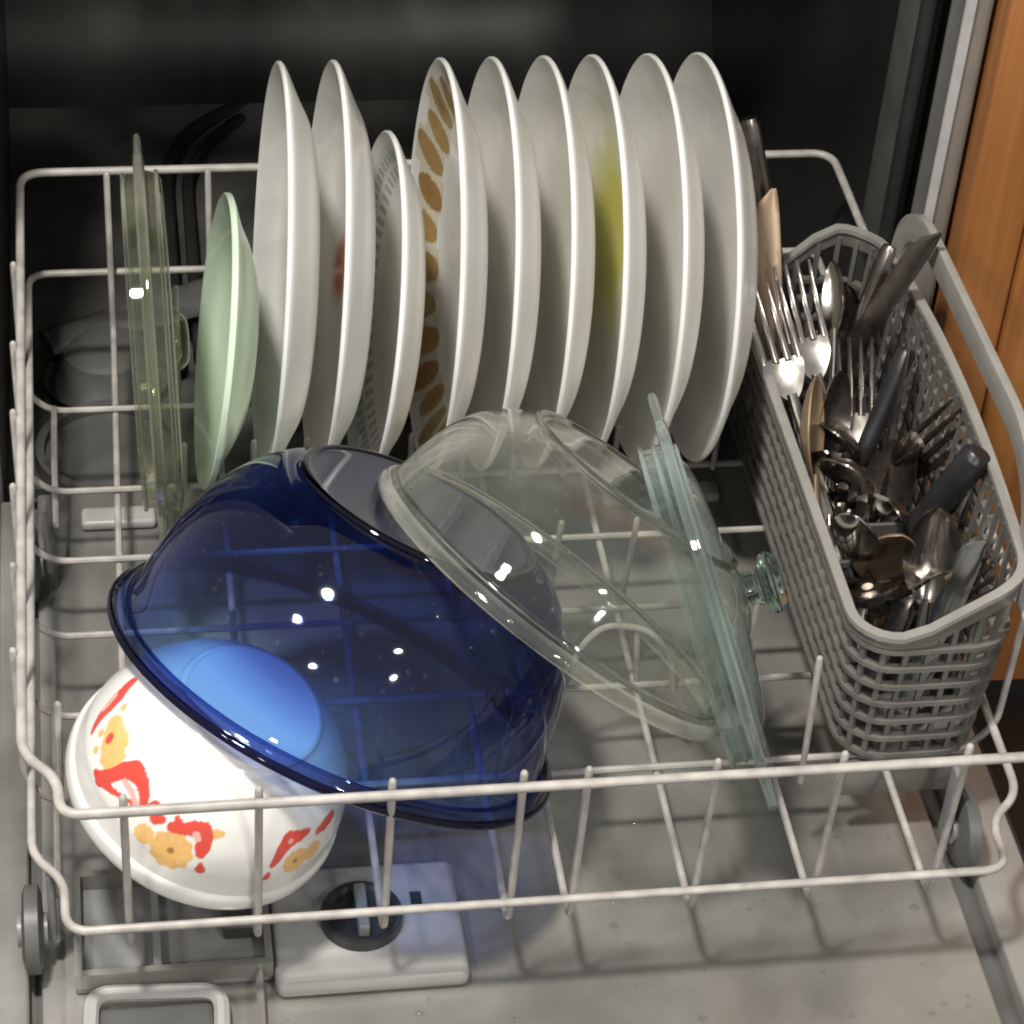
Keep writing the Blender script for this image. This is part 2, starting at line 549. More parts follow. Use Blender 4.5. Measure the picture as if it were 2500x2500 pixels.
MB().box(-0.019, 0.042, -0.043, 0.005, DZ + 0.0005, DZ + 0.0035).obj('lid_panel', 'track', lid, bevel=0.001)
MB().tube([(0.068, 0.018, DZ + 0.01), (0.066, -0.05, DZ + 0.008)], 0.0022, 6).obj('lid_spring', 'frame', lid)

# ------------------------------------------------------------------ cabinet to the right
cb = thing('wooden_cabinet', 'orange brown wooden kitchen cabinet standing right of the dishwasher', 'cabinet')
MB().box(0.5345, 0.5742, 0.405, 0.425, -0.26, 0.9).obj('stile', 'wood', cb, bevel=0.003)
MB().box(0.5365, 1.2, 0.4255, 0.95, -0.26, 0.9).obj('carcass', 'wood', cb)
MB().box(0.575, 0.623, 0.399, 0.4245, -0.25, 0.9).obj('door_stile', 'wood', cb, bevel=0.004)
MB().box(0.6232, 1.1, 0.407, 0.4245, -0.25, 0.9).obj('door_panel', 'wood', cb, bevel=0.002)
MB().box(0.5365, 1.2, 0.47, 0.49, -0.34, -0.2605).obj('toe_kick', 'rubber', cb)

# ------------------------------------------------------------------ the wire rack
rk = thing('dish_rack', 'beige grey nylon coated wire lower rack pulled out over the door', 'dish rack')
ZR = 0.1135
xl, xr, nl, nr = -0.049, 0.4895, -0.0312, 0.4705
b = MB().tube([(nl, -0.0087, ZR), (nl, 0.016, ZR), (xl, 0.034, ZR), (xl, 0.35, ZR), (xl, 0.552, ZR + 0.003), (xr, 0.552, ZR + 0.003), (xr, 0.35, ZR), (xr, 0.034, ZR), (nr, 0.016, ZR), (nr, -0.0087, ZR)], 0.0028, 10, bend=0.016, closed=True)
b.obj('top_rim', 'nylon', rk)
ZL = 0.021
b = MB().tube([(nl - 0.001, -0.0035, ZL), (nl - 0.001, 0.032, ZL), (xl, 0.050, ZL), (xl + 0.001, 0.35, 0.032), (xl + 0.001, 0.549, 0.039), (xr - 0.001, 0.549, 0.039), (xr - 0.001, 0.35, 0.032), (xr, 0.050, ZL), (nr - 0.002, 0.032, ZL), (nr - 0.002, -0.0035, ZL)], 0.0025, 10, bend=0.014, closed=True)
b.obj('lower_rail', 'nylon', rk)
PX = [k * 0.066 for k in (0, 1, 2, 3, 3.5, 4.5, 5.5, 6.5)]
for x in PX:
    s = 0.006 * (1 - x / 0.45)
    b = MB().tube([(x, -0.0035, ZR + 0.0045), (x, -0.0032, ZR - 0.01), (x, 0.002, -0.002), (x + s * 0.5, 0.30, -0.002), (x + s, 0.536, -0.002), (x + s, 0.5475, ZR + 0.003)], 0.0021, 8, bend=0.011)
    b.obj('floor_wire', 'nylon', rk)
for i, y in enumerate((0.105, 0.171, 0.237, 0.303, 0.368, 0.449)):
    b = MB().tube([(xl - 0.004, y, ZR + 0.004), (xl - 0.0035, y, 0.02), (xl + 0.012, y, 0.002), (xr - 0.012, y, 0.002), (xr + 0.0035, y, 0.02), (xr + 0.004, y, ZR + 0.004)], 0.0021, 8, bend=0.014)
    b.obj('cross_wire', 'nylon', rk)
tine_me = None
def tine(x, y, h=0.094, lean=(0, 0), z0=0.002):
    b = MB()
    b.tube([(x, y, z0), (x + lean[0], y + lean[1], h)], 0.0019, 8)
    return b.obj('tine', 'nylon', rk)
for k in range(0, 11):
    x = 0.0455 + 0.0327 * k + (0.010 if k else 0)
    if x > 0.385:
        continue
    tine(x, 0.452, 0.094 if k == 0 else 0.062)
    tine(x, 0.3645, 0.04, (0, -0.002))
for x, y, h, l in ((0.3765, 0.0868, 0.099, (-0.003, -0.001)), (0.362, 0.171, 0.085, (0, 0)), (0.3, 0.2395, 0.07, (0.004, 0)), (0.255, 0.2395, 0.07, (0.004, 0)), (0.21, 0.2395, 0.07, (0.004, 0)), (-0.034, 0.098, 0.082, (0.002, 0.002)), (0.298, 0.173, 0.045, (-0.004, 0))):
    tine(x, y, h, l)
# looped tine by the front middle
b = MB().tube([(0.255, 0.171, 0.003), (0.262, 0.172, 0.035), (0.275, 0.173, 0.05), (0.30, 0.172, 0.046), (0.315, 0.168, 0.03), (0.318, 0.165, 0.003)], 0.002, 8, bend=0.012)
b.obj('looped_tine', 'nylon', rk)
MB().tube([(-0.034, 0.449, 0.004), (-0.0345, 0.40, 0.004), (-0.0345, 0.352, -0.012)], 0.0021, 8, bend=0.01).obj('wheel_bracket', 'nylon', rk)
MB().tube([(-0.0365, 0.171, 0.004), (-0.0365, 0.06, 0.004), (-0.0365, 0.05, -0.01)], 0.0021, 8, bend=0.01).obj('wheel_bracket', 'nylon', rk)
wb = MB().lathe([(0.006, -0.006), (0.020, -0.005), (0.0240, -0.0035), (0.0240, 0.0035), (0.020, 0.005), (0.006, 0.006)], 36)
wme = wb.mesh('wheel', 'track')
wme2 = wb.mesh('wheel', 'dark')
hb = MB().lathe([(0, -0.008), (0.009, -0.008), (0.009, 0.008), (0, 0.008)], 20, closed=False).mesh('wheel_hub', 'mgrey')
for x in (-0.0512, 0.4742):
    for y in (0.045, 0.34):
        if x > 0 and y < 0.2:
            y = 0.075
        o = link('wheel', wme if y < 0.2 else wme2, rk)
        o.location = (x, y, -0.0315)
        o.rotation_euler = (0, R(90), 0)
        h_ = link('wheel_hub', hb, o)
        MB().box(x + (0.009 if x < 0 else -0.013), x + (0.013 if x < 0 else -0.009), y - 0.006, y + 0.006, -0.036, 0.016).obj('wheel_fork', 'mgrey', rk, bevel=0.0015)

# ------------------------------------------------------------------ plates
def plate_profile(Rd, depth, flat, t=0.0032):
    # h = 0 is the rim plane, opening toward +h
    inn = spline([(0, -depth), (flat * 0.6, -depth), (flat, -depth + 0.0008), (flat + (Rd - flat) * 0.35, -depth * 0.80), (flat + (Rd - flat) * 0.62, -depth * 0.46), (Rd * 0.955, -depth * 0.12), (Rd - 0.0012, 0)], 6)
    out = [(max(r - 0.0, 0) + (0.0006 if r > 0 else 0), h - t) for r, h in inn[:-1]]
    return inn + [(Rd, -0.0008), (Rd + 0.0001, -0.0022)] + [q for q in reversed(out) if q[0] < Rd - 0.0012]

def plate_matrix(x, y, z, tilt, yaw):
    m = Matrix.Rotation(yaw, 3, 'Z')
    ex = m @ V((0, 1, 0))
    ez = m @ V((-math.cos(tilt), 0, math.sin(tilt)))
    ey = ez.cross(ex)
    k = Matrix((ex, ey, ez)).transposed().to_4x4()
    k.translation = V((x, y, z))
    return k

WHITE = (0.89, 0.885, 0.86)
def mixc(a, b, t):
    t = max(0, min(1, t))
    return tuple(p * (1 - t) + q * t for p, q in zip(a, b))

def gold(co, nn):
    r = math.hypot(co.x, co.y)
    a = math.atan2(co.y, co.x)
    if nn.z < 0.2 or not 0.088 < r < 0.1225:
        return WHITE
    n = 26
    f = (a / (2 * math.pi) * n) % 1.0
    i = int((a / (2 * math.pi) * n) // 1)
    c = 0.105 + (0.003 if i % 2 else -0.002)
    du = (f - 0.5 + (r - 0.105) * 10.0) * (2 * math.pi * r / n) / 0.0098
    dv = (r - c) / (0.0155 if i % 2 else 0.0135)
    d = du * du + dv * dv
    if d < 1:
        tone = (0.40, 0.24, 0.07) if (i % 5) else (0.36, 0.18, 0.045)
        if d < 0.12 and i % 3 == 0:
            return (0.30, 0.16, 0.04)
        return tone
    return (0.72, 0.66, 0.52) if abs(dv) < 1 else WHITE

def bluegreen(co, nn):
    r = math.hypot(co.x, co.y)
    a = math.atan2(co.y, co.x)
    if nn.z < 0.2 or not 0.078 < r < 0.100:
        return WHITE
    f = (a / (2 * math.pi) * 72) % 1.0
    if 0.091 < r < 0.097 and f < 0.55:
        return (0.34, 0.40, 0.42)
    if 0.081 < r < 0.088 and ((a / (2 * math.pi) * 54) % 1.0) < 0.5:
        return (0.42, 0.46, 0.46)
    return (0.72, 0.76, 0.75) if r > 0.089 else WHITE

def yellow(co, nn):
    # curry stain on the inside, upper back part
    d = math.hypot((co.x - 0.03) / 0.058, (co.y - 0.0) / 0.062)
    t = max(0.0, 1.15 - d) + 0.10 * math.sin(co.x * 130) * math.sin(co.y * 90) * (d < 1.1)
    return mixc(WHITE, (0.76, 0.72, 0.14), t * 1.8) if nn.z > 0.2 else WHITE

def redspot(co, nn):
    d = math.hypot((co.x - 0.060) / 0.016, (co.y - 0.040) / 0.022)
    return mixc(WHITE, (0.72, 0.22, 0.09), (1.25 - d) * 1.6) if nn.z > 0.2 else WHITE

prof = plate_profile(0.1262, 0.0215, 0.070)
plain = MB().lathe(prof, 128).mesh('dinner_plate', 'plate')
def painted(fn, pf, n=300, k=3):
    # finer profile for the print
    fine = []
    for i in range(len(pf)):
        a, b_ = pf[i], pf[(i + 1) % len(pf)]
        for j in range(k):
            fine.append((a[0] + (b_[0] - a[0]) * j / k, a[1] + (b_[1] - a[1]) * j / k))
    fine = [q for i, q in enumerate(fine) if not (q[0] < 1e-7 and i > 0 and fine[i - 1][0] < 1e-7)]
    me = MB().lathe(fine, n).mesh('printed_plate', 'print')
    paint(me, fn)
    return me
PLT = [
    (0.100, 4.10, 'white dinner plate nearest the pale green plate', None),
    (0.1321, 4.29, 'white dinner plate with a red spot, left of the small plate', redspot),
    (0.1991, 3.15, 'white dinner plate with a brown gold flower border', gold),
    (0.2305, 3.12, 'plain white dinner plate directly right of the gold bordered plate', None),
    (0.2628, 2.96, 'plain white dinner plate directly left of the yellow stained plate', None),
    (0.2940, 2.20, 'white dinner plate stained yellow on its inside', yellow),
    (0.3287, 2.31, 'plain white dinner plate directly right of the yellow stained plate', None),
    (0.3619, 1.14, 'rightmost plain white dinner plate, next to the cutlery basket', None),
]
for x, t, lab, fn in PLT:
    me = plain if fn is None else painted(fn, prof, 420 if fn is gold else 200)
    o = tag(link('dinner_plate', me), lab, 'plate', 'white dinner plates standing in the rack')
    o.matrix_world = plate_matrix(x, 0.4069, 0.1362, R(t), -0.0228)
sp = plate_profile(0.1077, 0.019, 0.062)
o = tag(link('side_plate', painted(bluegreen, sp, 420)), 'small white plate with dark blue border marks between two dinner plates', 'plate')
o.matrix_world = plate_matrix(0.162, 0.3926, 0.1077 * math.cos(0.113) + 0.010, 0.1131, -0.0175)
# jade plate: deeper, with a turned out rim
jr = 0.0905
inn = spline([(0, -0.0185), (0.03, -0.0185), (0.044, -0.0178), (0.060, -0.0125), (0.072, -0.0065), (0.081, -0.003), (jr - 0.001, 0)], 6)
jp = inn + [(jr, -0.001), (jr, -0.0035)] + [(r + 0.0007 if r > 0 else 0, h - 0.0042) for r, h in reversed(inn[:-1]) if r < jr - 0.002]
o = tag(link('green_plate', MB().lathe(jp, 128).mesh('green_plate', 'green')), 'small pale jade green plate left of the white plates', 'plate')
o.matrix_world = plate_matrix(0.0648, 0.3872, jr * math.cos(0.133) + 0.010, 0.1328, -0.0141)

# ------------------------------------------------------------------ bowls
def shell(outer, t, n=128, base=True):
    # outer: (r,h) rim to base centre; closed wall of thickness t
    o = spline(outer, 7)
    inn = []
    for i, (r, h) in enumerate(o):
        a = o[max(i - 1, 0)]
        c = o[min(i + 1, len(o) - 1)]
        dx, dy = c[0] - a[0], c[1] - a[1]
        L = math.hypot(dx, dy) or 1
        inn.append((max(r + (-dy) / L * t, 0) if r > 1e-6 else 0, h + dx / L * t))
    return MB().lathe(o + list(reversed(inn)), n)

# blue glass bowl
bb = thing('blue_bowl', 'large dark blue glass mixing bowl upside down over the white bowl', 'bowl', mat=axis((0.1154, 0.122, 0.0626), (0.4216, 0.2783, 0.863)))
shell([(0.1235, 0.004), (0.121, 0.012), (0.1185, 0.030), (0.1135, 0.052), (0.105, 0.074), (0.093, 0.092), (0.080, 0.1035), (0.070, 0.1085), (0.066, 0.112), (0.060, 0.1115), (0.03, 0.1105), (0, 0.1105)], 0.0042).obj('bowl_wall', 'blue', bb)
MB().lathe(spline([(0.1195, 0.0035), (0.1245, 0.0072), (0.1285, 0.004), (0.130, 0.0005), (0.1285, -0.003), (0.125, -0.0035), (0.121, -0.001), (0.1195, 0.0035)], 4)[:-1], 128).obj('rim', 'bluerim', bb)
MB().lathe([(0.1292 + 0.0024 * math.cos(a), -0.0004 + 0.0026 * math.sin(a)) for a in [2 * math.pi * k / 12 for k in range(12)]], 128).obj('rim_bead', 'bluebead', bb)
MB().lathe([(0.066 + 0.003 * math.cos(a), 0.1105 + 0.0025 * math.sin(a)) for a in [2 * math.pi * k / 10 for k in range(10)]], 128).obj('foot_ring', 'bluebead', bb)

# white printed bowl
PATT = [('O', [(-37.8, 52.7, 46.7, 9.4), (-29.2, 56.8, 48.2, 5.4), (-43.0, 50.6, 43.4, 9.1)]), ('O', [(-20.7, 56.7, 53.4, 2.1)]), ('O', [(-31.0, 60.4, 39.8, 2.1)]), ('O', [(-37.8, 58.6, 34.2, 2.1)]),
 ('O', [(-70.8, 1.7, 31.6, 11.5)]), ('B', [(-70.6, 1.8, 31.7, 1.7)]), ('O', [(-68.7, 17.4, 31.0, 5.7)]), ('O', [(-61.6, -14.1, 48.8, 2.7), (-60.7, -16.5, 49.7, 1.8)]), ('O', [(-40.0, -57.6, 33.2, 7.8)]), ('O', [(-29.4, -63.3, 34.3, 6.0)]), ('B', [(-40.0, -57.6, 33.2, 1.4)]),
 ('R', [(-4.1, 59.3, 55.1, 2.7), (-7.2, 60.2, 52.8, 3.0), (-12.8, 61.7, 49.6, 3.9), (-16.9, 63.4, 45.5, 3.9), (-20.8, 64.6, 39.5, 3.0), (-24.2, 64.9, 35.6, 2.1), (-27.3, 64.9, 33.0, 1.5)]),
 ('P', [(-11.2, 63.4, 47.3, 1.8), (-15.4, 64.6, 43.6, 1.8), (-17.5, 65.2, 40.8, 1.2)]),
 ('R', [(-35.1, 55.5, 45.3, 2.1), (-36.1, 55.5, 43.9, 2.1)]),
 ('R', [(-47.3, 53.5, 29.9, 1.8), (-50.4, 49.8, 31.0, 3.9), (-51.0, 45.4, 38.3, 3.3), (-50.5, 41.2, 46.1, 3.9), (-51.1, 36.3, 49.9, 5.1), (-54.8, 30.8, 49.6, 3.6), (-59.0, 26.8, 46.7, 2.7), (-62.3, 24.5, 42.1, 2.1)]),
 ('R', [(-52.2, 47.6, 32.2, 3.0), (-55.9, 41.8, 33.9, 1.8), (-58.9, 35.6, 36.8, 1.2), (-60.7, 30.9, 38.5, 1.2), (-62.3, 28.6, 37.3, 1.2)]),
 ('P', [(-54.5, 38.3, 42.9, 1.8), (-58.1, 32.6, 42.6, 1.8), (-61.2, 28.6, 40.2, 1.8)]),
 ('R', [(-62.7, 22.7, 42.3, 1.5), (-62.0, 19.2, 46.6, 2.7)]), ('R', [(-65.0, 16.2, 41.7, 3.0), (-65.1, 13.7, 43.3, 2.4)]),
 ('R', [(-63.6, 6.7, 47.9, 1.5), (-65.1, 3.8, 45.8, 2.4), (-66.3, 6.6, 43.2, 2.7), (-65.4, 1.1, 45.3, 3.0), (-64.0, -3.4, 47.7, 3.9), (-62.4, -7.7, 49.3, 3.3), (-64.1, -10.4, 46.0, 3.3), (-66.6, -11.5, 40.4, 3.6), (-67.7, -12.2, 36.5, 2.4)]),
 ('P', [(-65.2, -5.5, 45.2, 2.0), (-65.9, -7.5, 43.8, 1.5)]), ('R', [(-69.4, -14.9, 31.2, 1.2), (-69.7, -15.8, 28.4, 2.6)]),
 ('R', [(-31.2, -55.7, 48.2, 1.8), (-36.5, -52.9, 47.6, 3.3), (-41.2, -49.1, 47.5, 4.5), (-45.9, -48.3, 43.0, 3.3), (-49.1, -48.2, 37.1, 2.4), (-50.7, -47.9, 34.8, 1.8)]), ('P', [(-41.3, -50.2, 46.5, 1.5)]),
 ('R', [(-52.8, -48.2, 28.9, 1.5), (-53.3, -48.1, 26.5, 2.0)]), ('R', [(-24.9, -61.1, 44.7, 2.1), (-19.6, -62.8, 45.2, 3.3), (-13.2, -63.9, 46.1, 3.0)])]
INK = {'R': (0.70, 0.035, 0.02), 'O': (0.82, 0.47, 0.14), 'B': (0.35, 0.14, 0.03), 'P': (0.82, 0.42, 0.38)}
SEG = []
for c_, L in PATT:
    L = [(V(q[:3]) * 0.001, q[3] * 0.001 * (1.12 if c_ in 'RB' else 1.05)) for q in L]
    if len(L) == 1:
        L = L * 2
    for (p0, r0), (p1, r1) in zip(L, L[1:]):
        SEG.append((c_, p0, r0, p1, r1))
OW = (0.84, 0.83, 0.80)
def paint_bowl(me):
    n = len(me.vertices)
    co = np.empty(n * 3)
    me.vertices.foreach_get('co', co)
    co = co.reshape(-1, 3)
    col = np.tile(np.array([*OW, 1.0]), (n, 1))
    ok = np.where((co[:, 2] > 0.016) & (co[:, 2] < 0.066))[0]
    Q = co[ok]
    C = col[ok]
    for c_, p0, r0, p1, r1 in SEG:
        p0, p1 = np.array(p0), np.array(p1)
        d = p1 - p0
        L2 = d @ d
        t = np.clip((Q - p0) @ d / L2, 0, 1) if L2 > 1e-12 else np.zeros(len(Q))
        v = Q - (p0 + t[:, None] * d)
        dist = np.linalg.norm(v, axis=1)
        rr = r0 + (r1 - r0) * t
        ink = np.tile(np.array(INK[c_]), (len(Q), 1))
        if c_ == 'O' and r0 > 0.005:
            tan = np.stack([-Q[:, 1], Q[:, 0]], 1)
            tan /= np.linalg.norm(tan, axis=1)[:, None] + 1e-9
            a = np.arctan2(v[:, 2], (v[:, :2] * tan).sum(1))
            rr = rr * (0.94 + 0.06 * np.sin(a * 10))
            k2 = 0.5 + 0.5 * np.sin(a * 10 + 1.0)
            k2 = k2 * np.clip(1 - np.abs(dist / r0 - 0.62) * 3.5, 0, 1)
            ink = ink * (1 - 0.5 * k2[:, None]) + np.array((0.86, 0.62, 0.30)) * 0.5 * k2[:, None]
        k = np.clip((rr - dist) / 0.0004 + 0.5, 0, 1)[:, None]
        C[:, :3] = C[:, :3] * (1 - k) + ink * k
    col[ok] = C
    at = me.color_attributes.new('print', 'FLOAT_COLOR', 'POINT')
    at.data.foreach_set('color', col.ravel())
wb_ = thing('white_bowl', 'white opal glass bowl with red and orange pattern, upside down at the left front', 'bowl', mat=axis((0.0407, 0.0764, 0.0358), (0.3415, -0.1449, 0.9287)))
outer = [(0.0735, 0.012), (0.0726, 0.022), (0.0715, 0.030), (0.066, 0.045), (0.0575, 0.058), (0.048, 0.068), (0.0415, 0.0735), (0.0395, 0.0755), (0.0385, 0.0775), (0.036, 0.0785), (0.033, 0.078), (0.0, 0.0778)]
P0 = spline(outer, 16)
inn = [(max(r - 0.004, 0), h - 0.003) for r, h in spline(outer, 4)]
me = MB().lathe(P0, 900, closed=False).mesh('bowl_wall', 'print')
paint_bowl(me)
link('bowl_wall', me, wb_)
me = MB().lathe(inn, 96, closed=False).mesh('inner_wall', 'print')
paint(me, lambda co, nn: OW)
link('inner_wall', me, wb_)
me = MB().lathe(spline([(0.0735, 0.0125), (0.0755, 0.0100), (0.0758, 0.0045), (0.0745, 0.0005), (0.0715, 0.0005), (0.0695, 0.005), (0.0695, 0.0125)], 4), 200).mesh('rim', 'print')
paint(me, lambda co, nn: OW)
link('rim', me, wb_)

# clear glass casserole
cb_ = thing('clear_bowl', 'clear glass casserole bowl leaning over the blue bowl', 'bowl', mat=axis((0.2321, 0.1295, 0.1106), (0.603, 0.292, 0.7425)))
CS = 0.1145 / 0.119
shell([(r * CS, h * CS) for r, h in [(0.1150, 0.003), (0.1125, 0.012), (0.110, 0.026), (0.105, 0.044), (0.096, 0.060), (0.083, 0.072), (0.070, 0.0785), (0.060, 0.081), (0.03, 0.081), (0, 0.081)]], 0.004).obj('bowl_wall', 'clear', cb_)
MB().lathe(spline([(r * CS, h * CS) for r, h in [(0.1115, 0.003), (0.1155, 0.006), (0.1185, 0.003), (0.119, 0), (0.1175, -0.0028), (0.114, -0.003), (0.1115, 0), (0.1115, 0.003)]], 4)[:-1], 128).obj('rim', 'clearedge', cb_)
MB().lathe([(0.1115 * CS + 0.0018 * math.cos(a), 0.0085 + 0.0016 * math.sin(a)) for a in [2 * math.pi * k / 10 for k in range(10)]], 128).obj('rim_step', 'clearrim', cb_)
MB().lathe([(0.068 * CS + 0.0022 * math.cos(a), 0.0805 * CS + 0.0018 * math.sin(a)) for a in [2 * math.pi * k / 10 for k in range(10)]], 128).obj('foot_ring', 'clearrim', cb_)

def droplets(parent, prof, n, seed):
    # beads of rinse water clinging to the outside of a bowl: prof is its (r, h) outline
    rn = random.Random(seed)
    b = MB()
    for _ in range(n):
        k = rn.uniform(0, len(prof) - 1.001)
        i = int(k)
        f = k - i
        r = prof[i][0] + (prof[i + 1][0] - prof[i][0]) * f
        h = prof[i][1] + (prof[i + 1][1] - prof[i][1]) * f
        dr, dh = prof[i + 1][0] - prof[i][0], prof[i + 1][1] - prof[i][1]
        L = math.hypot(dr, dh)
        a = rn.uniform(0, 2 * math.pi)
        er, et = V((math.cos(a), math.sin(a), 0)), V((-math.sin(a), math.cos(a), 0))
        nrm = (er * dh + V((0, 0, -dr))) / L
        tg = er * (dr / L) + V((0, 0, dh / L))
        c = er * r + V((0, 0, h)) + nrm * 0.0001
        q = rn.uniform(0.0005, 0.0013) if rn.random() < 0.85 else rn.uniform(0.0013, 0.0022)
        vs = [c + nrm * q * 0.6]
        for rr, hh in ((0.65, 0.42), (1.0, 0.0)):
            vs += [c + (et * math.cos(t) + tg * math.sin(t) * 1.15) * q * rr + nrm * q * hh for t in [2 * math.pi * m / 8 for m in range(8)]]
        fs = [(0, 1 + m, 1 + (m + 1) % 8) for m in range(8)] + [(1 + m, 9 + m, 9 + (m + 1) % 8, 1 + (m + 1) % 8) for m in range(8)]
        b.add(vs, fs)
    o = b.obj('water_beads', 'drop', parent)
    o['kind'] = 'stuff'
droplets(bb, [(0.1185, 0.030), (0.1135, 0.052), (0.105, 0.074), (0.093, 0.092), (0.080, 0.1035)], 230, 3)
droplets(cb_, [(r * CS, h * CS) for r, h in [(0.1125, 0.012), (0.110, 0.026), (0.105, 0.044), (0.096, 0.060), (0.083, 0.072)]], 230, 5)

# glass lids
def lid_thing(name, label, c, n, Rd, glass, rim, dome, knob_h, tabs, spin=0.0, flat=False, edge_='aquaedge', ridges=()):
    m = axis(c, n) @ Matrix.Rotation(spin, 4, 'Z')
    t = thing(name, label, 'lid', mat=m)
    if flat:
        pf = [(Rd - 0.008, 0.001), (Rd - 0.0105, 0.004), (Rd - 0.013, dome * 0.7), (Rd - 0.019, dome * 0.95), (Rd * 0.6, dome), (0.014, dome), (0, dome)]
    else:
        pf = None
    shell(pf or [(Rd - 0.010, 0.001), (Rd - 0.016, 0.004), (Rd - 0.022, dome * 0.35), (Rd * 0.62, dome * 0.75), (Rd * 0.35, dome * 0.95), (0.014, dome), (0, dome)], 0.004).obj('dome', glass, t)
    MB().lathe(spline([(Rd - 0.0125, 0), (Rd - 0.006, 0.0035), (Rd, 0.0025), (Rd + 0.0005, 0), (Rd, -0.0025), (Rd - 0.006, -0.003), (Rd - 0.0125, 0)], 3)[:-1], 128).obj('flange', edge_, t)
    for ro, hh in ridges:
        MB().lathe([(Rd + ro + 0.0014 * math.cos(a_), hh + 0.0014 * math.sin(a_)) for a_ in [2 * math.pi * q_ / 8 for q_ in range(8)]], 128).obj('ridge', edge_, t)
    MB().lathe([(Rd - 0.016, -0.002), (Rd - 0.013, -0.002), (Rd - 0.0135, -0.009 if flat else -0.014), (Rd - 0.0165, -0.009 if flat else -0.014)], 128).obj('inner_lip', glass, t)
    k = MB().lathe(spline([(0, dome + knob_h), (0.012, dome + knob_h - 0.001), (0.0175, dome + knob_h - 0.006), (0.016, dome + knob_h - 0.010), (0.009, dome + knob_h * 0.45), (0.010, dome + 0.0005), (0, dome + 0.0005)], 4), 48, closed=False)
    k.obj('knob', rim if not flat else glass, t)
    for a in tabs:
        b = MB()
        secs = []
        for i in range(6):
            r = Rd - 0.004 + 0.020 * i / 5
            wd = 0.020 * (1 - 0.35 * (i / 5) ** 2)
            th = 0.0034 - 0.0008 * i / 5
            secs.append([(r, wd * math.cos(q), th * math.sin(q)) for q in [2 * math.pi * k_ / 14 for k_ in range(14)]])
        b.loft(secs)
        o = b.obj('tab_handle', edge_, t)
        o.rotation_euler = (0, 0, a)
    return t
lid_thing('aqua_casserole_cover', 'aqua tinted glass casserole lid standing between clear bowl and cutlery basket', (0.3235, 0.134, 0.1015), (0.948, 0.0, 0.317), 0.1030, 'aqua', 'aquarim', 0.015, 0.026, (R(35), R(215)), ridges=((-0.0165, 0.0045), (-0.0125, -0.0145), (-0.0135, -0.007)))
lid_thing('clear_casserole_cover', 'clear glass lid standing on edge at the far left of the plates', (0.0274, 0.367, 0.116), (0.9994, 0, 0.033), 0.1120, 'olive', 'oliverim', 0.014, 0.009, (R(35), R(215)), flat=True, edge_='oliveedge', ridges=((-0.0115, 0.010), (-0.0128, -0.0095)))

# ------------------------------------------------------------------ cutlery basket
bk = thing('cutlery_basket', 'grey plastic lattice cutlery basket at the right side of the rack', 'basket')
BX0, BX1, BY0, BY1 = 0.3955, 0.4865, 0.089, 0.436
def ring(z, n_arc=6, rc=0.024):
    k = max(0, (0.115 - z)) / 0.115 * 0.007
    x0, x1, y0, y1 = BX0 + k, BX1 - k, BY0 + k, BY1 - k
    pts = []
    for cx, cyy, a0 in ((x1 - rc, y0 + rc, -90), (x1 - rc, y1 - rc, 0), (x0 + rc, y1 - rc, 90), (x0 + rc, y0 + rc, 180)):
        for j in range(n_arc + 1):
            a = R(a0 + 90 * j / n_arc)
            pts.append(V((cx + rc * math.cos(a), cyy + rc * math.sin(a), z)))
    # densify the straights
    out = []
    for i, q in enumerate(pts):
        nx_ = pts[(i + 1) % len(pts)]
        out.append(q)
        L = (nx_ - q).length
        m = int(L / 0.012)
        for j in range(1, m):
            out.append(q.lerp(nx_, j / m))
    return out
def wave(q):
    # rim height round the basket: low on the left and front left, high on the right wall
    fx = max(0, min(1, (q.x - 0.418) / 0.060))
    s = fx * fx * (3 - 2 * fx)
    hi = 0.158 - 0.022 * abs((q.y - 0.25) / 0.17) ** 2
    back = 0.010 * math.exp(-((q.x - 0.455) / 0.018) ** 2) if q.y > 0.40 else 0
    return 0.108 + (hi - 0.108) * s + back
def strip(bm, loop, z_lo, z_hi, t):
    # a wall strip of thickness t round the closed loop between heights z_lo and z_hi (functions)
    m = len(loop)
    vs, fs = [], []
    for i in range(m):
        a, c = loop[(i - 1) % m], loop[(i + 1) % m]
        d = (c - a).normalized()
        nrm = V((d.y, -d.x, 0))
        q = loop[i]
        for off in (t / 2, -t / 2):
            for zf in (z_lo, z_hi):
                p_ = q + nrm * off
                vs.append((p_.x, p_.y, zf(q)))
    for i in range(m):
        j = (i + 1) % m
        A = [i * 4 + k for k in range(4)]
        B = [j * 4 + k for k in range(4)]
        fs += [(A[0], B[0], B[1], A[1]), (A[3], B[3], B[2], A[2]), (A[1], B[1], B[3], A[3]), (A[2], B[2], B[0], A[0])]
    bm.add(vs, fs)
for k in range(7):
    z = 0.012 + 0.0142 * k
    b = MB()
    strip(b, ring(z), lambda q, z=z: z - 0.0015, lambda q, z=z: z + 0.0015, 0.0050)
    b.obj('band', 'basket', bk)
top = ring(0.112)
b = MB()
strip(b, top, lambda q: max(0.100, wave(q) - 0.012), lambda q: wave(q) - 0.0022, 0.0026)
b.obj('rim_wall', 'basket', bk)
b = MB()
strip(b, top, lambda q: wave(q) - 0.002, lambda q: wave(q) + 0.0012, 0.0058)
b.obj('rim_lip', 'lip', bk)
# extra bands on the tall right wall
for z in (0.1115, 0.1255, 0.1395):
    b = MB().box(BX1 - 0.0021, BX1 + 0.0021, 0.150 + (z - 0.11) * 0.8, 0.375 - (z - 0.11) * 0.8, z - 0.0015, z + 0.0015)
    b.obj('band', 'basket', bk)
rb_, rt_ = ring(0.012, 6), ring(0.112, 6)
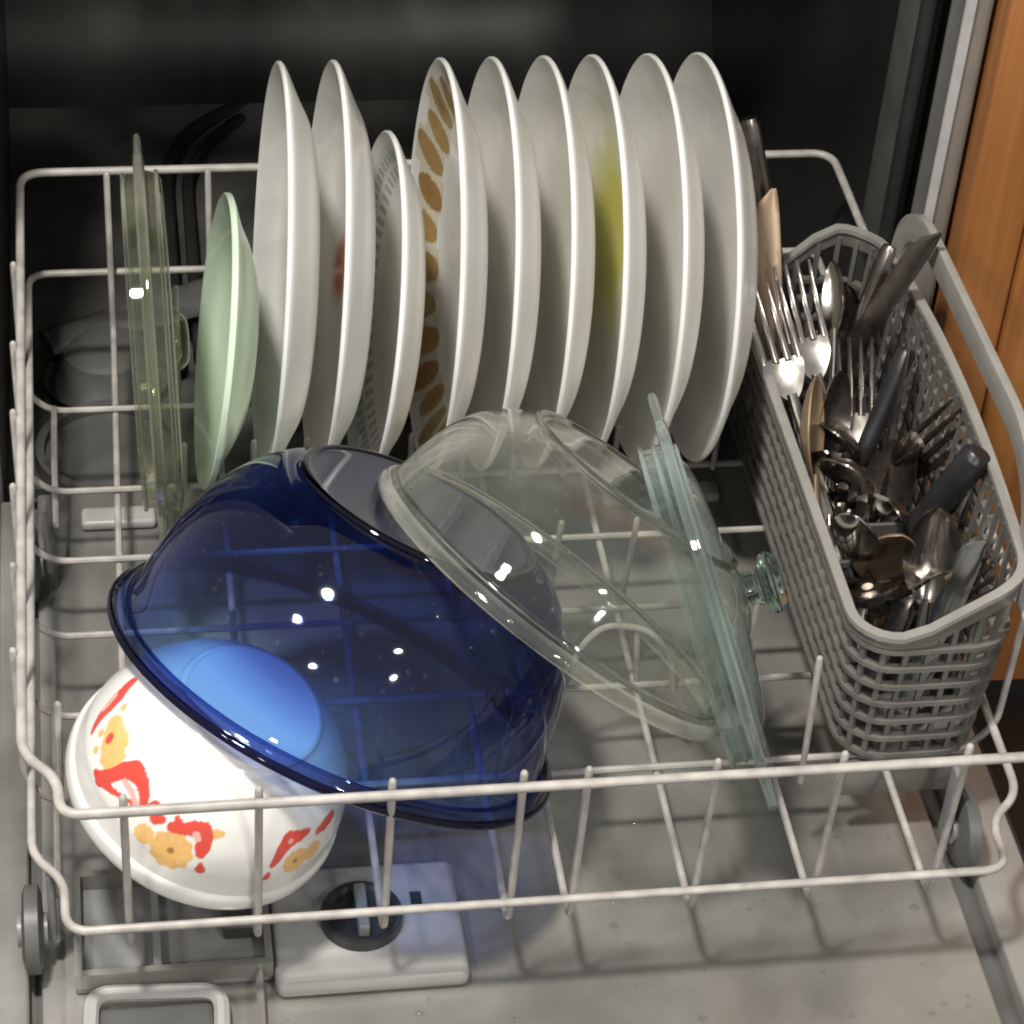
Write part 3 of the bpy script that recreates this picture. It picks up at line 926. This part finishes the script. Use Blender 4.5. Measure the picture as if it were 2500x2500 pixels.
# ribs spaced round the perimeter
def resample(loop, step):
    L = [0]
    for i in range(len(loop)):
        L.append(L[-1] + (loop[(i + 1) % len(loop)] - loop[i]).length)
    n = round(L[-1] / step)
    out = []
    i = 0
    for k in range(n):
        s = L[-1] * k / n
        while L[i + 1] < s:
            i += 1
        t = (s - L[i]) / (L[i + 1] - L[i] or 1)
        a, c = loop[i], loop[(i + 1) % len(loop)]
        out.append((a.lerp(c, t), (c - a).normalized()))
    return out
for (q, d) in resample(rt_, 0.0128):
    nrm = V((d.y, -d.x, 0))
    zt = wave(q) - 0.006
    low = q - nrm * 0.0065
    secs = []
    for p_, z in ((low, 0.008), (q, zt)):
        c = V((p_.x, p_.y, z)) - nrm * 0.0010
        secs.append([c + d * 0.0015 + nrm * 0.0012, c - d * 0.0015 + nrm * 0.0012, c - d * 0.0015 - nrm * 0.0012, c + d * 0.0015 - nrm * 0.0012])
    MB().loft(secs).obj('rib', 'basket', bk, smooth=0)
# floor of the basket and two lattice dividers
b = MB()
fl_ = ring(0.006, 6)
b.add([(q.x, q.y, 0.0055) for q in fl_] + [(q.x, q.y, 0.0085) for q in fl_], [tuple(range(len(fl_))), tuple(range(len(fl_), 2 * len(fl_)))] + [(i, (i + 1) % len(fl_), len(fl_) + (i + 1) % len(fl_), len(fl_) + i) for i in range(len(fl_))])
b.obj('base', 'basket', bk)
for y in (0.205, 0.325):
    d_ = MB().box(BX0 + 0.006, BX1 - 0.006, y - 0.0012, y + 0.0012, 0.075, 0.088).obj('divider', 'basket', bk)
    for z in (0.022, 0.040, 0.058):
        MB().box(BX0 + 0.006, BX1 - 0.006, y - 0.0012, y + 0.0012, z - 0.002, z + 0.002).obj('divider_bar', 'basket', d_)
    for x in (0.412, 0.427, 0.442, 0.457, 0.472):
        MB().box(x - 0.0018, x + 0.0018, y - 0.0010, y + 0.0010, 0.009, 0.075).obj('divider_bar', 'basket', d_)
# strap handle over the right wall
b = MB()
path = round_path([(0.4895, 0.395, 0.120), (0.4905, 0.392, 0.165), (0.4905, 0.360, 0.187), (0.4905, 0.155, 0.191), (0.4905, 0.118, 0.165), (0.4895, 0.112, 0.112)], 0.03)
secs = []
for i, q in enumerate(path):
    a, c = path[max(i - 1, 0)], path[min(i + 1, len(path) - 1)]
    T = (c - a).normalized()
    X = V((1, 0, 0))
    N = T.cross(X).normalized()
    secs.append([q + X * 0.0026 + N * 0.0085, q - X * 0.0026 + N * 0.0085, q - X * 0.0026 - N * 0.0085, q + X * 0.0026 - N * 0.0085])
b.loft(secs)
b.obj('handle', 'lip', bk, bevel=0.0009)
MB().box(0.405, 0.475, 0.096, 0.100, -0.022, 0.004).obj('skirt', 'basket', bk, bevel=0.001)

# ------------------------------------------------------------------ cutlery
def ellsec(z, w_, t, y=0.0, n=12):
    return [(w_ * math.cos(a), y + t * math.sin(a), z) for a in [2 * math.pi * k / n for k in range(n)]]
def arcsec(z, w_, dep, y, t=0.0011, n=9):
    up = [(w_ * (2 * k / (n - 1) - 1), y + dep * (1 - (2 * k / (n - 1) - 1) ** 2) * -1, z) for k in range(n)]
    lo = [(x * 1.0, yy - t, z) for x, yy, z in reversed(up)]
    return up + lo
def frame_to(p0, p1, face):
    p0, p1 = V(p0), V(p1)
    ez = (p1 - p0).normalized()
    f = V(face)
    ey = (f - ez * f.dot(ez)).normalized()
    ex = ey.cross(ez)
    m = Matrix((ex, ey, ez)).transposed().to_4x4()
    m.translation = p0
    return m, (p1 - p0).length
def handle_mesh(L0, L1, w0, w1, t, mat, t1=None):
    b = MB()
    secs = []
    for i in range(13):
        s = i / 12
        z = L0 + (L1 - L0) * s
        w_ = w0 + (w1 - w0) * s ** 0.8
        if i == 0:
            w_ *= 0.55
        secs.append(ellsec(z, w_, t + ((t1 or t) - t) * s, 0.0025 * math.sin(s * math.pi) ** 2))
    b.loft(secs)
    return b
def spoon(label, p0, p1, face=(0, -1, 0.3), mat='cut', wide=0.0205, size=1.0):
    m, L = frame_to(p0, p1, face)
    t = thing('spoon', label, 'spoon', 'cutlery in the basket', m)
    hb_ = 0.062 * size
    z0 = L - hb_
    handle_mesh(0, z0 + 0.004, 0.0095 * size, 0.0034, 0.0014, mat, 0.0020).obj('handle', mat, t)
    b = MB()
    secs = []
    for i in range(17):
        s = i / 16
        w_ = max(wide * math.sqrt(max(0, 1 - (2 * s - 1) ** 2)) * (0.88 + 0.24 * (0.5 - abs(s - 0.45))), 0.0030 if i < 8 else 0.0012)
        d = 0.009 * size * (w_ / wide) ** 1.4
        secs.append(arcsec(z0 + hb_ * s, w_, d, 0.0022 * s))
    b.loft(secs)
    b.obj('bowl', mat, t)
    return t
def fork(label, p0, p1, face=(0, -1, 0.3), mat='cut', wide=0.0125):
    m, L = frame_to(p0, p1, face)
    t = thing('fork', label, 'fork', 'cutlery in the basket', m)
    z0 = L - 0.072
    handle_mesh(0, z0 + 0.003, 0.0095, 0.0032, 0.0014, mat, 0.0020).obj('handle', mat, t)
    b = MB()
    secs = []
    for i in range(9):
        s = i / 8
        w_ = 0.0032 + (wide - 0.0032) * min(1, s * 1.5) ** 0.7
        secs.append(arcsec(z0 + 0.026 * s, w_, 0.0022 * s, 0.004 * math.sin(s * math.pi * 0.5) * -1))
    b.loft(secs)
    b.obj('head', mat, t)
    for k in range(4):
        x = (k - 1.5) / 1.5 * (wide - 0.0016)
        b = MB()
        secs = []
        for i in range(6):
            s = i / 5
            r = 0.0021 * (1 - 0.55 * s ** 2)
            yc = -0.0042 - 0.003 * math.sin(s * 2.2) + 0.006 * s ** 2
            secs.append(ellsec(z0 + 0.0245 + 0.0475 * s, r, 0.0011, yc, 8) if True else None)
            secs[-1] = [(q[0] + x, q[1], q[2]) for q in secs[-1]]
        b.loft(secs)
        b.obj('tine', mat, t)
    return t
def knife(label, p0, p1, face=(0, -1, 0.3), blade='cut', hmat='cut', frac=0.52, wide=0.0105, hw=0.0088, ht=0.0045):
    m, L = frame_to(p0, p1, face)
    t = thing('knife', label, 'knife', 'cutlery in the basket', m)
    zb = L * (1 - frac)
    b = MB()
    b.loft([ellsec(zb * s, hw * (0.75 if s in (0, 1) else 1) * (1 - 0.15 * s), ht * (0.6 if s in (0, 1) else 1)) for s in (0, 0.04, 0.2, 0.5, 0.8, 0.96, 1)])
    b.obj('handle', hmat, t)
    b = MB()
    secs = []
    for i in range(14):
        s = i / 13
        z = zb + L * frac * s
        w_ = wide * (0.7 + 0.3 * min(1, s * 4)) * (1 if s < 0.72 else math.sqrt(max(0.01, 1 - ((s - 0.72) / 0.285) ** 2)))
        off = -(wide - w_) * 0.8 if s > 0.72 else 0
        secs.append([(q[0] + off, q[1], q[2]) for q in ellsec(z, w_, 0.0009, 0, 10)])
    b.loft(secs)
    b.obj('blade', blade, t)
    return t
# (bottoms rest inside the basket; tops stand clear of its rim)
knife('knife with dull brownish handle pointing up beside the rightmost plate', (0.398, 0.447, 0.212), (0.452, 0.412, 0.012), (0, -1, 0.2), 'cut', 'cutdull', 0.5, 0.009, 0.0062, 0.005)
knife('broad tan satin butter knife blade up behind the forks', (0.412, 0.318, 0.014), (0.4085, 0.427, 0.173), (-0.2, -1, 0.5), 'tan', 'cut', 0.55, 0.0088)
fork('front dinner fork with a bright glare on its head', (0.436, 0.205, 0.013), (0.394, 0.358, 0.150), (-0.2, -0.9, 0.6), 'cut')
fork('dinner fork just behind the brightly glaring fork', (0.448, 0.225, 0.013), (0.4135, 0.366, 0.160), (-0.1, -0.9, 0.6), 'cut')
spoon('spoon with long curved neck right of the two dinner forks', (0.412, 0.19, 0.014), (0.4495, 0.392, 0.141), (-0.9, -0.3, 0.3), 'cut', 0.010, 0.8)
spoon('pale spoon on edge against the left rim of the basket', (0.407, 0.175, 0.013), (0.412, 0.285, 0.136), (0.85, -0.5, 0.2), 'tan', 0.0165)
knife('long steel knife leaning out over the right rear rim', (0.424, 0.358, 0.014), (0.4825, 0.323, 0.212), (-0.6, -0.7, 0.3), 'cutdull', 'cutdull', 0.6, 0.0072, 0.006, 0.004)
knife('thin bladed knife standing near the middle of the basket', (0.424, 0.168, 0.013), (0.474, 0.308, 0.150), (-0.9, 0.2, 0.3), 'cutdull', 'cut', 0.6, 0.0075)
knife('knife with thick black handle sticking up to the right', (0.480, 0.182, 0.158), (0.428, 0.207, 0.012), (-0.4, -0.8, 0.4), 'cutdull', 'blackhandle', 0.45, 0.009, 0.0095, 0.0085)
fork('dull dark fork with tines pointing at the right wall', (0.424, 0.272, 0.013), (0.4845, 0.226, 0.150), (-0.5, -0.7, 0.5), 'cutdull')
spoon('big dull spoon in the middle left of the basket', (0.446, 0.300, 0.013), (0.418, 0.215, 0.126), (-0.4, -0.8, 0.5), 'cutdull', 0.019)
spoon('silver spoon near the left front rim, round back outward', (0.440, 0.225, 0.013), (0.4085, 0.165, 0.128), (0.5, 0.7, -0.5), 'cut', 0.0165)
spoon('low spoon lying in the left front corner of the basket', (0.455, 0.255, 0.013), (0.4085, 0.122, 0.106), (-0.3, -0.6, 0.7), 'cutdull', 0.0175)
spoon('brightest spoon standing at the middle of the basket front', (0.452, 0.130, 0.012), (0.457, 0.168, 0.132), (-0.3, -0.85, 0.4), 'cut', 0.0165)
knife('short knife lying toward the right front corner', (0.440, 0.118, 0.013), (0.476, 0.150, 0.124), (-0.6, -0.7, 0.3), 'cut', 'cut', 0.55, 0.008)
spoon('teaspoon half hidden behind the brightest spoon', (0.43, 0.21, 0.013), (0.4375, 0.165, 0.116), (-0.1, -0.9, 0.4), 'tan', 0.017)
knife('slim knife resting on the right wall near the front', (0.43, 0.15, 0.013), (0.482, 0.195, 0.132), (-0.6, -0.5, 0.6), 'cutdull', 'cutdull', 0.55, 0.006)
fork('small fork with upright handle end in the basket centre', (0.4375, 0.205, 0.108), (0.452, 0.255, 0.012), (-0.4, -0.8, 0.4), 'cut', 0.010)

fork('dark fork lying toward the right front, tines outward', (0.43, 0.19, 0.013), (0.4795, 0.128, 0.118), (-0.4, -0.5, 0.8), 'cutdull', 0.011)
spoon('dull spoon under the black handled knife', (0.47, 0.26, 0.013), (0.444, 0.190, 0.110), (-0.5, -0.6, 0.6), 'cutdull', 0.017)
fork('dull fork lying low across the left middle', (0.472, 0.30, 0.013), (0.416, 0.188, 0.112), (-0.2, -0.6, 0.8), 'cutdull', 0.0115)
spoon('spoon with tarnished bowl under the two dinner forks', (0.46, 0.36, 0.013), (0.424, 0.262, 0.112), (-0.3, -0.7, 0.6), 'cutdull', 0.0175)
knife('knife with plain steel handle up beside the black handle', (0.463, 0.232, 0.128), (0.436, 0.30, 0.012), (-0.6, -0.6, 0.4), 'cut', 'cut', 0.5, 0.008, 0.007, 0.0035)
spoon('small teaspoon in the back of the basket by the rear wall', (0.456, 0.355, 0.013), (0.462, 0.402, 0.118), (-0.3, -0.8, 0.4), 'cutdull', 0.0145)

knife('dull handled knife rising behind the long steel knife', (0.476, 0.372, 0.166), (0.425, 0.33, 0.012), (-0.6, -0.6, 0.3), 'cutdull', 'cutdull', 0.5, 0.007, 0.0055, 0.004)
knife('dark handled knife lying across the middle behind the thin knife', (0.472, 0.300, 0.142), (0.418, 0.245, 0.012), (-0.6, -0.5, 0.5), 'cutdull', 'blackhandle', 0.5, 0.007, 0.0065, 0.005)
fork('dull fork standing in the middle, tines up', (0.446, 0.24, 0.013), (0.446, 0.322, 0.135), (-0.3, -0.8, 0.5), 'cutdull', 0.0115)
spoon('dull spoon standing in the middle behind the thin knife', (0.420, 0.235, 0.013), (0.432, 0.300, 0.128), (0.6, -0.6, 0.4), 'cutdull', 0.0165)
spoon('tarnished spoon lying low beside the black handle', (0.415, 0.20, 0.013), (0.462, 0.245, 0.118), (-0.5, -0.5, 0.6), 'cutdull', 0.0165)
fork('steel fork low at the front behind the brightest spoon', (0.416, 0.24, 0.013), (0.448, 0.142, 0.100), (0, -0.4, 0.9), 'cut', 0.0115)
knife('knife lying low along the left wall inside the basket', (0.412, 0.34, 0.016), (0.415, 0.235, 0.115), (0.3, -0.4, 0.9), 'cut', 'cutdull', 0.55, 0.008)
spoon('spoon bowl low at the right front corner of the basket', (0.420, 0.23, 0.013), (0.4715, 0.165, 0.104), (-0.4, -0.4, 0.8), 'cutdull', 0.016)

# ------------------------------------------------------------------ water drops left on the door
dm = MB()
for _ in range(150):
    x, y = random.uniform(0.0, 0.46), random.uniform(-0.06, 0.16)
    if 0.06 < x < 0.19 and 0.0 < y < 0.10:
        continue
    r = random.uniform(0.0005, 0.0018) if random.random() < 0.8 else random.uniform(0.0018, 0.0028)
    n = 10
    k = len(dm.v)
    vs = [(x, y, DZ + 0.0004 + r * 0.55)]
    fs = []
    for j, (rr, hh) in enumerate(((0.6, 0.42), (1.0, 0.0))):
        vs += [(x + r * rr * math.cos(2 * math.pi * q / n), y + r * rr * math.sin(2 * math.pi * q / n) * 0.9, DZ + 0.0004 + r * hh) for q in range(n)]
    for q in range(n):
        fs.append((0, 1 + q, 1 + (q + 1) % n))
        fs.append((1 + q, 1 + n + q, 1 + n + (q + 1) % n, 1 + (q + 1) % n))
    fs.append(tuple(range(2 * n, n, -1)))
    dm.add(vs, fs)
d = dm.obj('water_drops', 'drop')
d['kind'] = 'stuff'
tag(d, 'scattered small water drops on the grey door liner', 'water')
